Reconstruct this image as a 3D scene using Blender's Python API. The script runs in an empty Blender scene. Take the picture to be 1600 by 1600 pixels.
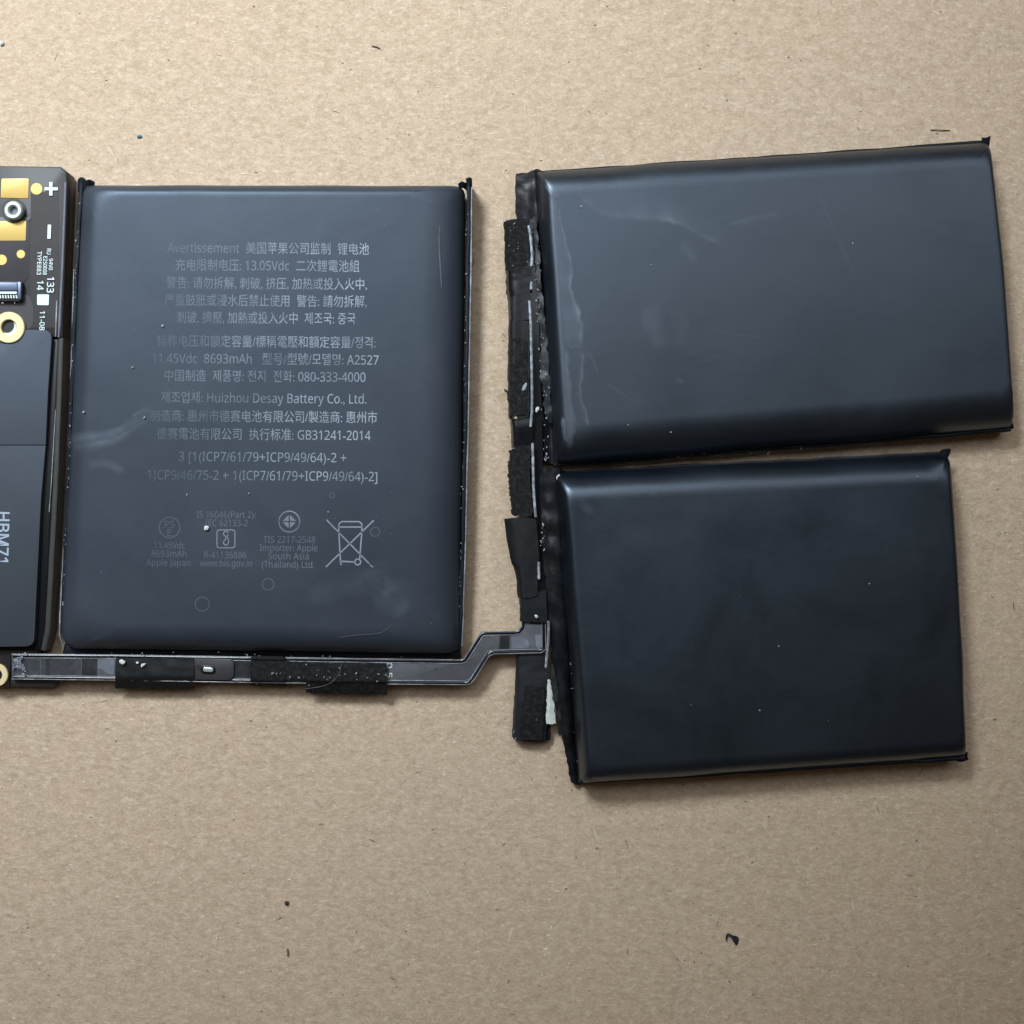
import bpy, bmesh, math, random
from mathutils import Vector, Matrix, noise
random.seed(7)
SC = bpy.context.scene
COL = SC.collection

# ------------------------------------------------------------------ camera
H = 0.205                       # camera height above the cardboard, metres
W = 0.170                       # width of cardboard seen in the frame
PX = W / 1600.0
cam = bpy.data.objects.new("camera", bpy.data.cameras.new("camera"))
COL.objects.link(cam)
cam.location = (0, 0, H)
cam.data.sensor_width = 36
cam.data.angle = 2 * math.atan(W / 2 / H)
cam.data.clip_start = 0.01
cam.data.clip_end = 20
cam.data.dof.use_dof = True
cam.data.dof.focus_distance = H - 0.003
cam.data.dof.aperture_fstop = 14
SC.camera = cam

# ------------------------------------------------------------------ light (indoors: one window-like lamp upper left, a dim room)
world = bpy.data.worlds.new("World")
SC.world = world
world.use_nodes = True
bg = world.node_tree.nodes["Background"]
bg.inputs[0].default_value = (1.0, 0.74, 0.48, 1)
bg.inputs[1].default_value = 0.05


def lamp(name, loc, aim, sx, sy, power, col):
    d = bpy.data.lights.new(name, 'AREA')
    d.shape = 'RECTANGLE'
    d.size = sx
    d.size_y = sy
    d.energy = power
    d.color = col
    o = bpy.data.objects.new(name, d)
    COL.objects.link(o)
    o.location = loc
    o.rotation_euler = (Vector(aim) - Vector(loc)).to_track_quat('-Z', 'Y').to_euler()
    return o


lamp("window_lamp", (0.0, 0.20, 0.36), (0.02, 0.075, 0), 0.74, 0.24, 1.04, (0.88, 0.94, 1.0))
# added key spot, upper left; cone edge stands in for the camera holder's shadow
d = bpy.data.lights.new("key_spot", 'SPOT')
d.energy = 17.6
d.color = (0.84, 0.93, 1.0)
d.shadow_soft_size = 0.085
d.spot_size = math.radians(52)
d.spot_blend = 0.25
key_spot_ob = bpy.data.objects.new("key_spot", d)
COL.objects.link(key_spot_ob)
key_spot_ob.location = (-0.22, 0.36, 0.42)
key_spot_ob.rotation_euler = (Vector((-0.140, 0.18, 0)) - key_spot_ob.location).to_track_quat('-Z', 'Y').to_euler()

SC.view_settings.view_transform = 'Standard'
SC.view_settings.look = 'None'
SC.view_settings.exposure = 0.0
SC.view_settings.gamma = 1.0


# ------------------------------------------------------------------ helpers
def P(px, py, z=0.0):
    """metres on the plane at height z for a place read off the photograph"""
    k = (H - z) / H * PX
    return Vector(((px - 800) * k, (800 - py) * k, z))


def mat(name, color, rough=0.5, metal=0.0, spec=0.5, coat=0.0, coat_rough=0.1, tint=None):
    m = bpy.data.materials.new(name)
    m.use_nodes = True
    b = m.node_tree.nodes["Principled BSDF"]
    b.inputs["Base Color"].default_value = (*color, 1)
    b.inputs["Roughness"].default_value = rough
    b.inputs["Metallic"].default_value = metal
    b.inputs["Specular IOR Level"].default_value = spec
    b.inputs["Coat Weight"].default_value = coat
    b.inputs["Coat Roughness"].default_value = coat_rough
    if tint:
        b.inputs["Specular Tint"].default_value = (*tint, 1)
    return m


class NT:
    def __init__(self, m):
        self.t = m.node_tree
        self.b = self.t.nodes["Principled BSDF"]
        tc = self.t.nodes.new("ShaderNodeNewGeometry")
        self.co = tc.outputs["Position"]

    def node(self, typ, **kw):
        n = self.t.nodes.new(typ)
        for k, v in kw.items():
            setattr(n, k, v)
        return n

    def link(self, a, b):
        self.t.links.new(a, b)

    def mapped(self, scale=(1, 1, 1), rot=(0, 0, 0), loc=(0, 0, 0), src=None):
        n = self.node("ShaderNodeMapping")
        n.inputs["Scale"].default_value = scale
        n.inputs["Rotation"].default_value = rot
        n.inputs["Location"].default_value = loc
        self.link(src or self.co, n.inputs[0])
        return n.outputs[0]

    def noise(self, scale, detail=4, rough=0.55, vec=None, dist=0.0):
        n = self.node("ShaderNodeTexNoise")
        n.inputs["Scale"].default_value = scale
        n.inputs["Detail"].default_value = detail
        n.inputs["Roughness"].default_value = rough
        n.inputs["Distortion"].default_value = dist
        self.link(vec or self.co, n.inputs["Vector"])
        return n.outputs["Fac"]

    def vor(self, scale, vec=None):
        n = self.node("ShaderNodeTexVoronoi")
        n.inputs["Scale"].default_value = scale
        self.link(vec or self.co, n.inputs["Vector"])
        return n.outputs["Distance"], n.outputs["Color"]

    def ramp(self, f, a, b, lo=0.0, hi=1.0):
        n = self.node("ShaderNodeMapRange")
        n.clamp = True
        for i, v in zip((1, 2, 3, 4), (a, b, lo, hi)):
            n.inputs[i].default_value = v
        self.link(f, n.inputs[0])
        return n.outputs[0]

    def math(self, op, a, b=None):
        n = self.node("ShaderNodeMath", operation=op)
        for i, v in enumerate((a, b)):
            if v is None:
                continue
            if isinstance(v, (int, float)):
                n.inputs[i].default_value = v
            else:
                self.link(v, n.inputs[i])
        return n.outputs[0]

    def mix(self, f, a, b):
        n = self.node("ShaderNodeMix", data_type='RGBA')
        for i, v in ((0, f), (6, a), (7, b)):
            if isinstance(v, (int, float)):
                n.inputs[i].default_value = v
            elif isinstance(v, tuple):
                n.inputs[i].default_value = (*v, 1) if len(v) == 3 else v
            else:
                self.link(v, n.inputs[i])
        return n.outputs[2]

    def bump(self, h, strength, dist, prev=None):
        n = self.node("ShaderNodeBump")
        n.inputs["Strength"].default_value = strength
        n.inputs["Distance"].default_value = dist
        self.link(h, n.inputs["Height"])
        if prev:
            self.link(prev, n.inputs["Normal"])
        return n.outputs[0]

    def set(self, name, v):
        self.link(v, self.b.inputs[name])


# ------------------------------------------------------------------ materials
def m_cardboard():
    m = mat("cardboard", (0.5, 0.4, 0.28), 0.85, spec=0.25)
    n = NT(m)
    st = n.mapped((0.85, 1.0, 1), (0, 0, 0.3))
    big = n.noise(24, 3, 0.5)
    mott = n.noise(520, 7, 0.70, st, 0.35)
    mid = n.noise(1500, 4, 0.66, n.mapped((0.58, 1.0, 1), (0, 0, 0.25)), 0.3)
    mid2 = n.noise(1300, 4, 0.64, n.mapped((0.58, 1.0, 1), (0, 0, -0.75), (3, 1, 0)), 0.3)
    fine = n.noise(3200, 2, 0.6, n.mapped((0.75, 1.0, 1), (0, 0, 0.9)))
    warmn = n.noise(120, 6, 0.66, None, 0.3)
    c = n.mix(n.ramp(mott, 0.37, 0.64), (0.425, 0.345, 0.268), (0.570, 0.482, 0.398))
    c = n.mix(n.ramp(big, 0.3, 0.7, 0, 0.34), c, (0.465, 0.370, 0.280))
    c = n.mix(n.ramp(n.noise(9, 4, 0.6), 0.48, 0.72, 0, 0.30), c, (0.560, 0.470, 0.385))
    c = n.mix(n.ramp(warmn, 0.45, 0.7, 0, 0.50), c, (0.545, 0.430, 0.345))
    c = n.mix(n.ramp(mid, 0.54, 0.68, 0, 0.62), c, (0.68, 0.600, 0.510))
    c = n.mix(n.ramp(mid2, 0.57, 0.70, 0, 0.58), c, (0.70, 0.625, 0.535))
    c = n.mix(n.ramp(mid, 0.44, 0.28, 0, 0.55), c, (0.320, 0.248, 0.180))
    c = n.mix(n.ramp(mid2, 0.42, 0.28, 0, 0.50), c, (0.310, 0.240, 0.175))
    c = n.mix(n.ramp(fine, 0.52, 0.66, 0, 0.30), c, (0.66, 0.58, 0.49))
    c = n.mix(n.ramp(fine, 0.46, 0.32, 0, 0.30), c, (0.30, 0.235, 0.17))
    tint = n.node("ShaderNodeMix", data_type='RGBA', blend_type='MULTIPLY')
    tint.inputs[0].default_value = 1.0
    n.link(c, tint.inputs[6])
    tint.inputs[7].default_value = (1.09, 1.015, 0.905, 1)
    n.set("Base Color", tint.outputs[2])
    h = n.math('ADD', mott, n.math('MULTIPLY', mid, 0.6))
    n.set("Normal", n.bump(h, 0.75, 0.00022))
    return m


def m_pouch(name, base, rough, haze=0.25, wav=1.0, spec=0.5, ior=1.5):
    m = mat(name, base, rough, spec=spec, tint=(0.67, 0.82, 1.0))
    m.node_tree.nodes["Principled BSDF"].inputs["IOR"].default_value = ior
    n = NT(m)
    dust = n.noise(60, 5, 0.6, None, 0.5)
    fine = n.noise(1500, 3, 0.6)
    hz = n.ramp(dust, 0.45, 0.8, 0, haze)
    c = n.mix(hz, base, (0.085, 0.095, 0.11))
    n.set("Base Color", c)
    r = n.ramp(n.noise(55, 6, 0.68, None, 0.4), 0.3, 0.7, rough - 0.07, rough + 0.07)
    n.set("Roughness", r)
    b1 = n.bump(n.noise(26, 2, 0.5), 0.30 * wav, 0.0012)
    b1 = n.bump(n.noise(95, 3, 0.55, None, 0.8), 0.16 * wav, 0.0003, b1)
    b2 = n.bump(fine, 0.10, 0.00006, b1)
    n.set("Normal", b2)
    return m


def m_grain(name, base, light, rough, scale=900, amt=0.5, speck=0.0, bump=0.5, spec=0.4):
    m = mat(name, base, rough, spec=spec)
    n = NT(m)
    f = n.noise(scale, 4, 0.7)
    c = n.mix(n.ramp(f, 0.45, 0.75, 0, amt), base, light)
    if speck:
        d, col = n.vor(1500)
        sep = n.node("ShaderNodeSeparateColor")
        n.link(col, sep.inputs[0])
        s = n.math('MULTIPLY', n.ramp(d, 0.35, 0.15), n.ramp(sep.outputs[0], 1 - speck, 1 - speck + 0.02))
        c = n.mix(s, c, (0.45, 0.45, 0.44))
    n.set("Base Color", c)
    n.set("Normal", n.bump(f, bump, 0.00012))
    return m


def m_ink(name, color, lo, hi, x0, x1, worn=0.5):
    """print that has partly rubbed off towards its left end"""
    m = mat(name, color, 0.55)
    n = NT(m)
    sx = n.node("ShaderNodeSeparateXYZ")
    n.link(n.co, sx.inputs[0])
    g = n.ramp(sx.outputs[0], x0, x1, lo, hi)
    w = n.ramp(n.noise(120, 5, 0.70), 0.32, 0.60, 1 - worn, 1.0)
    n.set("Alpha", n.math('MULTIPLY', g, w))
    return m


def m_smear(name, color, k=1.0):
    m = mat(name, color, 0.6)
    n = NT(m)
    a = n.node("ShaderNodeAttribute", attribute_name="fade")
    w = n.ramp(n.noise(260, 5, 0.65, None, 0.6), 0.30, 0.72, 0.25, 1.0)
    n.set("Alpha", n.math('MULTIPLY', n.math('MULTIPLY', a.outputs["Fac"], w), k))
    return m


M = dict(
    cardboard=m_cardboard(),
    pouch=m_pouch("grey_pouch_film", (0.031, 0.037, 0.050), 0.44, 0.22, 1.0, 0.5),
    pouch_dark=m_pouch("black_pouch_film", (0.005, 0.0065, 0.010), 0.43, 0.08, 0.85, 0.95, 1.58),
    pouch_shaded=m_pouch("shaded_pouch_film", (0.0035, 0.0052, 0.0085), 0.40, 0.05, 0.75, 0.90, 1.56),  # darker copy of the black film; puts the lower cell's shade into the colour
    seam=m_pouch("seam_film", (0.009, 0.0105, 0.014), 0.42, 0.15, 1.0, 0.25),
    gloss=mat("glossy_black", (0.008, 0.009, 0.011), 0.16),
    crinkle=m_grain("crinkled_black_film", (0.007, 0.008, 0.010), (0.028, 0.031, 0.038), 0.36, 420, 0.5, 0.0, 0.7, 0.30),
    tape=m_grain("black_cloth_tape", (0.0075, 0.0085, 0.010), (0.016, 0.017, 0.020), 0.55, 1400, 0.4, 0.0, 0.25, 0.28),
    tape_grey=m_grain("smooth_grey_tape", (0.015, 0.0175, 0.021), (0.023, 0.026, 0.03), 0.42, 1100, 0.4, 0.0, 0.15, 0.35),
    foam=m_grain("black_foam", (0.0085, 0.009, 0.0095), (0.042, 0.042, 0.044), 0.9, 1500, 0.7, 0.006, 0.9, 0.2),
    film=m_grain("flex_film", (0.090, 0.093, 0.104), (0.15, 0.155, 0.175), 0.26, 130, 0.9, 0.0, 0.06, 0.6),
    film_patch=m_grain("flex_film_light", (0.15, 0.16, 0.195), (0.24, 0.255, 0.31), 0.24, 260, 0.9, 0.0, 0.05),
    film_mid=m_grain("flex_film_mid", (0.045, 0.047, 0.053), (0.10, 0.105, 0.12), 0.24, 240, 0.9, 0.0, 0.06, 0.6),
    film_dark=m_grain("flex_film_dark", (0.022, 0.025, 0.027), (0.06, 0.063, 0.068), 0.30, 500, 0.8, 0.0, 0.1),
    silver=m_grain("silver_highlight", (0.16, 0.18, 0.21), (0.62, 0.70, 0.78), 0.32, 900, 1.0, 0.0, 0.8, 0.7),
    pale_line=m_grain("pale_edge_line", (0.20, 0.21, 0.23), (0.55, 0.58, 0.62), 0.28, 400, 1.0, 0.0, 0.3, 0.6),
    board=m_grain("black_solder_mask", (0.022, 0.0185, 0.0195), (0.034, 0.029, 0.030), 0.45, 300, 0.6, 0.0, 0.1, 0.35),
    board_high=m_grain("board_raised_mask", (0.040, 0.037, 0.043), (0.052, 0.048, 0.055), 0.42, 300, 0.6, 0.0, 0.1, 0.4),
    board_side=mat("board_side", (0.020, 0.018, 0.016), 0.5),
    gold=mat("gold_plating", (0.72, 0.50, 0.15), 0.45, 0.25),
    gold_pale=mat("pale_gold_ring", (0.80, 0.66, 0.38), 0.48, 0.15),
    nickel=mat("nickel", (0.60, 0.68, 0.66), 0.30, 0.6),
    steel_blue=mat("connector_shell", (0.13, 0.16, 0.24), 0.38, 0.3),
    white=mat("white_print", (0.70, 0.84, 0.86), 0.6),
    blue_print=mat("pale_blue_print", (0.36, 0.43, 0.54), 0.6),
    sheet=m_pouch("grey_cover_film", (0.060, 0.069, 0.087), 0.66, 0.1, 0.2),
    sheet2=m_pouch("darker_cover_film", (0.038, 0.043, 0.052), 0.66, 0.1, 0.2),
    paper=m_grain("white_paper", (0.62, 0.66, 0.62), (0.75, 0.78, 0.75), 0.8, 500, 0.6),
    crumb=m_grain("white_crumb", (0.62, 0.64, 0.62), (0.78, 0.80, 0.79), 0.75, 1500, 0.8, 0.0, 0.6),
    dust=mat("grey_dust", (0.32, 0.34, 0.37), 0.8),
    hair=mat("lint", (0.16, 0.165, 0.17), 0.8),
    frame=mat("black_frame", (0.006, 0.0065, 0.008), 0.34, spec=0.22),
    rim=mat("frame_rim", (0.045, 0.046, 0.043), 0.4),
    tan=mat("tan_crumb", (0.45, 0.36, 0.22), 0.7),
    dark=mat("dark_debris_and_shade", (0.022, 0.026, 0.026), 0.7),
    teal=mat("blue_green_debris", (0.05, 0.17, 0.22), 0.6),
    fibre_pale=mat("pale_fibre", (0.74, 0.66, 0.56), 0.8),
    fibre_mid=mat("tan_fibre", (0.64, 0.55, 0.45), 0.8),
    fibre_dark=mat("dark_fibre", (0.17, 0.125, 0.085), 0.8),
    ink=m_ink("worn_print", (0.36, 0.42, 0.50), 0.24, 1.0, -0.056, -0.022, 0.68),
    ink_faint=m_ink("faint_print", (0.20, 0.235, 0.29), 0.38, 0.72, -0.060, -0.030, 0.5),
    ring=m_ink("ring_mark", (0.17, 0.20, 0.25), 0.5, 0.6, -0.06, -0.03, 0.6),
    ink_mark=m_ink("mark_print", (0.27, 0.31, 0.38), 0.55, 1.0, -0.060, -0.025, 0.3),
    stain=m_smear("pale_stain", (0.60, 0.52, 0.42)),
    smear=m_smear("pale_scuff", (0.20, 0.235, 0.30)),
)


def new_obj(name, verts, faces, m, parent=None, smooth=None):
    base = Vector((0, 0, 0))
    p = parent
    while p is not None:
        base = base + p.location
        p = p.parent
    me = bpy.data.meshes.new(name)
    me.from_pydata([tuple(Vector(v) - base) for v in verts], [], faces)
    bm = bmesh.new()
    bm.from_mesh(me)
    bmesh.ops.recalc_face_normals(bm, faces=bm.faces)
    bm.to_mesh(me)
    bm.free()
    if m:
        me.materials.append(m)
    if smooth is not None:
        for f in me.polygons:
            f.use_smooth = True
        me.set_sharp_from_angle(angle=math.radians(smooth))
    o = bpy.data.objects.new(name, me)
    COL.objects.link(o)
    if parent:
        o.parent = parent
    return o


def thing(name, label, cat, loc, group=None):
    o = bpy.data.objects.new(name, None)
    o.empty_display_size = 0.01
    COL.objects.link(o)
    o.location = loc
    o["label"] = label
    o["category"] = cat
    if group:
        o["group"] = group
    return o


def tag(o, label, cat, group=None):
    o["label"] = label
    o["category"] = cat
    if group:
        o["group"] = group
    return o


def recentre(o):
    """put a one-mesh thing's origin at its base"""
    vs = [v.co.copy() for v in o.data.vertices]
    c = sum(vs, Vector()) / len(vs)
    c.z = min(v.z for v in vs)
    for v in o.data.vertices:
        v.co -= c
    o.location = c
    return o


def cat_rom(pts, n):
    """n points along a Catmull-Rom curve through pts (Vectors)"""
    if len(pts) == 1:
        return [pts[0]] * n
    out = []
    for i in range(n):
        t = i / (n - 1) * (len(pts) - 1)
        k = min(int(t), len(pts) - 2)
        f = t - k
        p1, p2 = pts[k], pts[k + 1]
        p0 = pts[k - 1] if k > 0 else p1 * 2 - p2
        p3 = pts[k + 2] if k + 2 < len(pts) else p2 * 2 - p1
        out.append(0.5 * ((2 * p1) + (p2 - p0) * f + (2 * p0 - 5 * p1 + 4 * p2 - p3) * f * f
                          + (3 * p1 - p0 - 3 * p2 + p3) * f ** 3))
    return out


def lin(pts, n):
    L = [0]
    for a, b in zip(pts, pts[1:]):
        L.append(L[-1] + (b - a).length)
    out = []
    for i in range(n):
        d = L[-1] * i / (n - 1)
        k = 0
        while k < len(pts) - 2 and L[k + 1] < d:
            k += 1
        f = (d - L[k]) / max(1e-12, L[k + 1] - L[k])
        out.append(pts[k].lerp(pts[k + 1], f))
    return out


def sheet(name, rows, m, parent, thick=0.00018, nu=8, nv=24, jit=0.0, rag=0.0, freq=350, seed=0, curve=True, sharp=50):
    """thin bent sheet: rows of (px, py, z) run along v, points of a row across u"""
    f = cat_rom if curve else lin
    R = [f([P(*p) for p in r], nu) for r in rows]
    G = [f([R[j][i] for j in range(len(R))], nv) for i in range(nu)]
    off = Vector((seed * 3.1, seed * 1.7, seed))
    for i in range(nu):
        for j in range(nv):
            v = G[i][j].copy()
            q = v * freq + off
            v.z += jit * noise.noise(q) + 0.4 * jit * noise.noise(q * 2.7)
            if rag and i in (0, nu - 1):
                v.x += rag * noise.noise(q * 2.3)
                v.y += rag * noise.noise(q * 2.3 + Vector((9, 9, 9)))
            if rag and j in (0, nv - 1):
                v.y += rag * noise.noise(q * 2.1)
            G[i][j] = v
    verts, faces = [], []
    for i in range(nu):
        for j in range(nv):
            a = G[min(i + 1, nu - 1)][j] - G[max(i - 1, 0)][j]
            b = G[i][min(j + 1, nv - 1)] - G[i][max(j - 1, 0)]
            n = a.cross(b)
            n = n.normalized() if n.length > 0 else Vector((0, 0, 1))
            if n.z < 0:
                n = -n
            verts.append(G[i][j])
            verts.append(G[i][j] - n * thick)
    I = lambda i, j, s: (i * nv + j) * 2 + s
    for i in range(nu - 1):
        for j in range(nv - 1):
            for s in (0, 1):
                faces.append((I(i, j, s), I(i + 1, j, s), I(i + 1, j + 1, s), I(i, j + 1, s)))
    for j in range(nv - 1):
        for i in (0, nu - 1):
            faces.append((I(i, j, 0), I(i, j + 1, 0), I(i, j + 1, 1), I(i, j, 1)))
    for i in range(nu - 1):
        for j in (0, nv - 1):
            faces.append((I(i, j, 0), I(i + 1, j, 0), I(i + 1, j, 1), I(i, j, 1)))
    return new_obj(name, verts, faces, m, parent, sharp)


def rpoly(pts, r=0, n=5):
    """round the corners of a pixel polygon; r a number or a list"""
    out = []
    k = len(pts)
    for i in range(k):
        rr = r[i] if isinstance(r, (list, tuple)) else r
        c = Vector(pts[i])
        a = Vector(pts[i - 1]) - c
        b = Vector(pts[(i + 1) % k]) - c
        if rr <= 0:
            out.append(tuple(c))
            continue
        p = c + a.normalized() * min(rr, a.length * 0.49)
        q = c + b.normalized() * min(rr, b.length * 0.49)
        for s in range(n + 1):
            t = s / n
            v = p * (1 - t) ** 2 + c * 2 * t * (1 - t) + q * t * t
            out.append((v.x, v.y))
    return out


def slab(name, poly, z0, z1, m, parent, bev=0.0, holes=None):
    """upright plate with pixel outline poly read at its top z1"""
    pts = [P(x, y, z1) for x, y in poly]
    bm = bmesh.new()
    vs = [bm.verts.new(p) for p in pts]
    f = bm.faces.new(vs)
    r = bmesh.ops.extrude_face_region(bm, geom=[f])
    for v in r["geom"]:
        if isinstance(v, bmesh.types.BMVert):
            v.co.z = z0
    if bev:
        top = [e for e in bm.edges if all(abs(v.co.z - z1) < 1e-9 for v in e.verts)]
        bmesh.ops.bevel(bm, geom=top, offset=bev, segments=2, affect='EDGES', profile=0.5, clamp_overlap=True)
    me = bpy.data.meshes.new("tmp")
    bm.verts.index_update()
    verts = [v.co.copy() for v in bm.verts]
    faces = [[v.index for v in f.verts] for f in bm.faces]
    bm.free()
    bpy.data.meshes.remove(me)
    return new_obj(name, verts, faces, m, parent, 35)


def ring(name, cx, cy, z0, z1, r0, r1, m, parent, n=40, round_top=0.0):
    """washer: pixel centre at z1, radii in pixels (r0 = hole, 0 for a disc)"""
    c = P(cx, cy, z1)
    k = (H - z1) / H * PX
    a0, a1 = r0 * k, r1 * k
    prof = [(a1, z0), (a1, z1 - round_top), (a1 - round_top, z1)]
    if r0:
        prof += [(a0 + round_top, z1), (a0, z1 - round_top), (a0, z0)]
    if not round_top:
        prof = [(a1, z0), (a1, z1)] + ([(a0, z1), (a0, z0)] if r0 else [])
    verts, faces = [], []
    q = len(prof)
    for i in range(n):
        t = 2 * math.pi * i / n
        for r, z in prof:
            verts.append((c.x + r * math.cos(t), c.y + r * math.sin(t), z))
    for i in range(n):
        j = (i + 1) % n
        for s in range(q - 1):
            faces.append((i * q + s, j * q + s, j * q + s + 1, i * q + s + 1))
        if r0:
            faces.append((i * q + q - 1, j * q + q - 1, j * q, i * q))
    if not r0:
        faces.append([i * q + q - 1 for i in range(n)])
        faces.append([i * q for i in range(n)])
    return new_obj(name, verts, faces, m, parent, 40)


def tube(name, pts, r, m, parent, sides=6, world=False, flat=1.0):
    W_ = [Vector(p) if world else P(*p) for p in pts]
    verts, faces = [], []
    n = len(W_)
    for i in range(n):
        d = (W_[min(i + 1, n - 1)] - W_[max(i - 1, 0)]).normalized()
        a = d.cross(Vector((0, 0, 1)))
        a = a.normalized() if a.length > 1e-6 else Vector((1, 0, 0))
        b = a.cross(d).normalized()
        for s in range(sides):
            t = 2 * math.pi * s / sides
            verts.append(W_[i] + a * r * math.cos(t) + b * r * flat * math.sin(t))
    for i in range(n - 1):
        for s in range(sides):
            s2 = (s + 1) % sides
            faces.append((i * sides + s, i * sides + s2, (i + 1) * sides + s2, (i + 1) * sides + s))
    faces.append(list(range(sides)))
    faces.append([(n - 1) * sides + s for s in range(sides)])
    return new_obj(name, verts, faces, m, parent, 60)


def pillow(name, quad, ztop, R, Rv, m, parent, rc=(12, 12, 12, 12), bulge=(0, 0, 0, 0), wob=0.0, seed=0):
    """soft pouch cell: quad = TL, TR, BR, BL as (px, py, z); R = shoulder widths top, right, bottom, left in metres"""
    Q = [P(*q) for q in quad]
    Q = [Vector((q.x, q.y)) for q in Q]
    nb, ns = 7, 26

    def outline(ins, rad_k, wamp):
        L = []
        for i in range(4):
            a, b = Q[i], Q[(i + 1) % 4]
            d = (b - a).normalized()
            nrm = Vector((d.y, -d.x))          # inward for clockwise TL,TR,BR,BL
            L.append((a + nrm * ins[i], d, nrm))
        C = []
        for i in range(4):                      # corner i = side i-1 meets side i
            p, d, _ = L[i - 1]
            q, e, _ = L[i]
            t = ((q - p).x * e.y - (q - p).y * e.x) / (d.x * e.y - d.y * e.x)
            C.append(p + d * t)
        out = []
        for i in range(4):
            a, b = C[i], C[(i + 1) % 4]
            ln = (b - a).length
            ra = rc[i] * PX * rad_k
            rb = rc[(i + 1) % 4] * PX * rad_k
            d = (b - a) / ln
            nrm = Vector((d.y, -d.x))
            prev = (C[i - 1] - a).normalized()
            for s in range(nb):
                t = s / nb
                p, q = a + prev * ra, a + d * ra
                out.append(p * (1 - t) ** 2 + a * 2 * t * (1 - t) + q * t * t)
            for s in range(ns):
                t = s / (ns - 1)
                v = a + d * (ra + (ln - ra - rb) * t)
                v = v - nrm * bulge[i] * 4 * t * (1 - t)
                if wamp:
                    env = min(1, 6 * t * (1 - t))
                    v = v - nrm * wamp * env * noise.noise(Vector((t * 5.5 + seed, i * 3.3, seed)))
                out.append(v)
        return out

    prof = [(0.30, 0.00004), (0.10, 0.0004), (0.0, 0.0012)]
    rings = []
    for k, z in prof:
        rings.append((outline([r * k for r in R], 1, wob), z))
    rings.append((outline([0, 0, 0, 0], 1, wob), ztop - Rv))
    for s in range(1, 11):
        a = math.pi / 2 * s / 10
        u = 1 - math.cos(a)
        rings.append((outline([r * u for r in R], 1 + 1.6 * u, wob * (1 - u)), ztop - Rv + Rv * math.sin(a)))
    rings.append((outline([r + 0.0005 for r in R], 2.6, 0), ztop))
    verts, faces = [], []
    N = len(rings[0][0])
    for pts, z in rings:
        verts += [(p.x, p.y, z) for p in pts]
    for k in range(len(rings) - 1):
        for i in range(N):
            j = (i + 1) % N
            faces.append((k * N + i, k * N + j, (k + 1) * N + j, (k + 1) * N + i))
    faces.append([(len(rings) - 1) * N + i for i in range(N)])
    faces.append(list(range(N))[::-1])
    return new_obj(name, verts, faces, m, parent, 60)


def smear(name, pts, w, z, parent, peak=1.0, prof=(0, 0.35, 0.9, 1.0, 0.25, 0), m=None, end=0.15):
    """soft-edged scuff lying on a surface: ribbon along pts with a fade attribute"""
    n = max(16, 8 * len(pts))
    soft = []
    for i in range(15):
        x = i / 14 * (len(prof) - 1)
        k = min(int(x), len(prof) - 2)
        f = x - k
        f = f * f * (3 - 2 * f)
        soft.append(prof[k] * (1 - f) + prof[k + 1] * f)
    prof = soft
    w = w * 1.25
    C = cat_rom([P(x, y, z) for x, y in pts], n)
    verts, faces, al = [], [], []
    q = len(prof)
    for i in range(n):
        d = (C[min(i + 1, n - 1)] - C[max(i - 1, 0)]).normalized()
        s = Vector((-d.y, d.x, 0))
        t = i / (n - 1)
        ww = w * PX * (0.75 + 0.5 * noise.noise(C[i] * 260))
        e = min(1, t / end, (1 - t) / end)
        e = e * e * (3 - 2 * e) * (0.75 + 0.5 * noise.noise(C[i] * 420 + Vector((5, 5, 5))))
        for k in range(q):
            verts.append(C[i] + s * ww * (k / (q - 1) - 0.5) * 2)
            al.append(peak * prof[k] * e)
    for i in range(n - 1):
        for k in range(q - 1):
            faces.append((i * q + k, i * q + k + 1, (i + 1) * q + k + 1, (i + 1) * q + k))
    o = new_obj(name, verts, faces, m or M['smear'], parent)
    a = o.data.attributes.new("fade", 'FLOAT', 'POINT')
    for i, v in enumerate(al):
        a.data[i].value = v
    return o


def band(name, A, B, z, parent, prof, m=None, end=0.12):
    """soft patch filled from polyline A to polyline B with a fade attribute"""
    n, q = 48, 17
    CA = cat_rom([P(x, y, z) for x, y in A], n)
    CB = cat_rom([P(x, y, z) for x, y in B], n)
    verts, faces, al = [], [], []
    for i in range(n):
        t = i / (n - 1)
        e = min(1, t / end, (1 - t) / end)
        e = e * e * (3 - 2 * e) * (0.8 + 0.5 * noise.noise(CB[i] * 420))
        jit = 0.0004 * noise.noise(CB[i] * 700) + 0.00025 * noise.noise(CB[i] * 2100)
        for k in range(q):
            u = k / (q - 1)
            v = CA[i].lerp(CB[i], u)
            v.x += jit * u
            verts.append(v)
            x = u * (len(prof) - 1)
            a = min(int(x), len(prof) - 2)
            f = x - a
            f = f * f * (3 - 2 * f)
            al.append(max(0, e * (prof[a] * (1 - f) + prof[a + 1] * f)))
    for i in range(n - 1):
        for k in range(q - 1):
            faces.append((i * q + k, i * q + k + 1, (i + 1) * q + k + 1, (i + 1) * q + k))
    o = new_obj(name, verts, faces, m or M['smear'], parent)
    a = o.data.attributes.new("fade", 'FLOAT', 'POINT')
    for i, v in enumerate(al):
        a.data[i].value = v
    return o


def sans(s):
    """plain letters and digits as their sans-serif code points, so the glyphs read as a modern label face"""
    out = ''
    for c in s:
        if 'A' <= c <= 'Z':
            c = chr(0x1D5A0 + ord(c) - 65)
        elif 'a' <= c <= 'z':
            c = chr(0x1D5BA + ord(c) - 97)
        elif '0' <= c <= '9':
            c = chr(0x1D7E2 + ord(c) - 48)
        out += c
    return out


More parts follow.
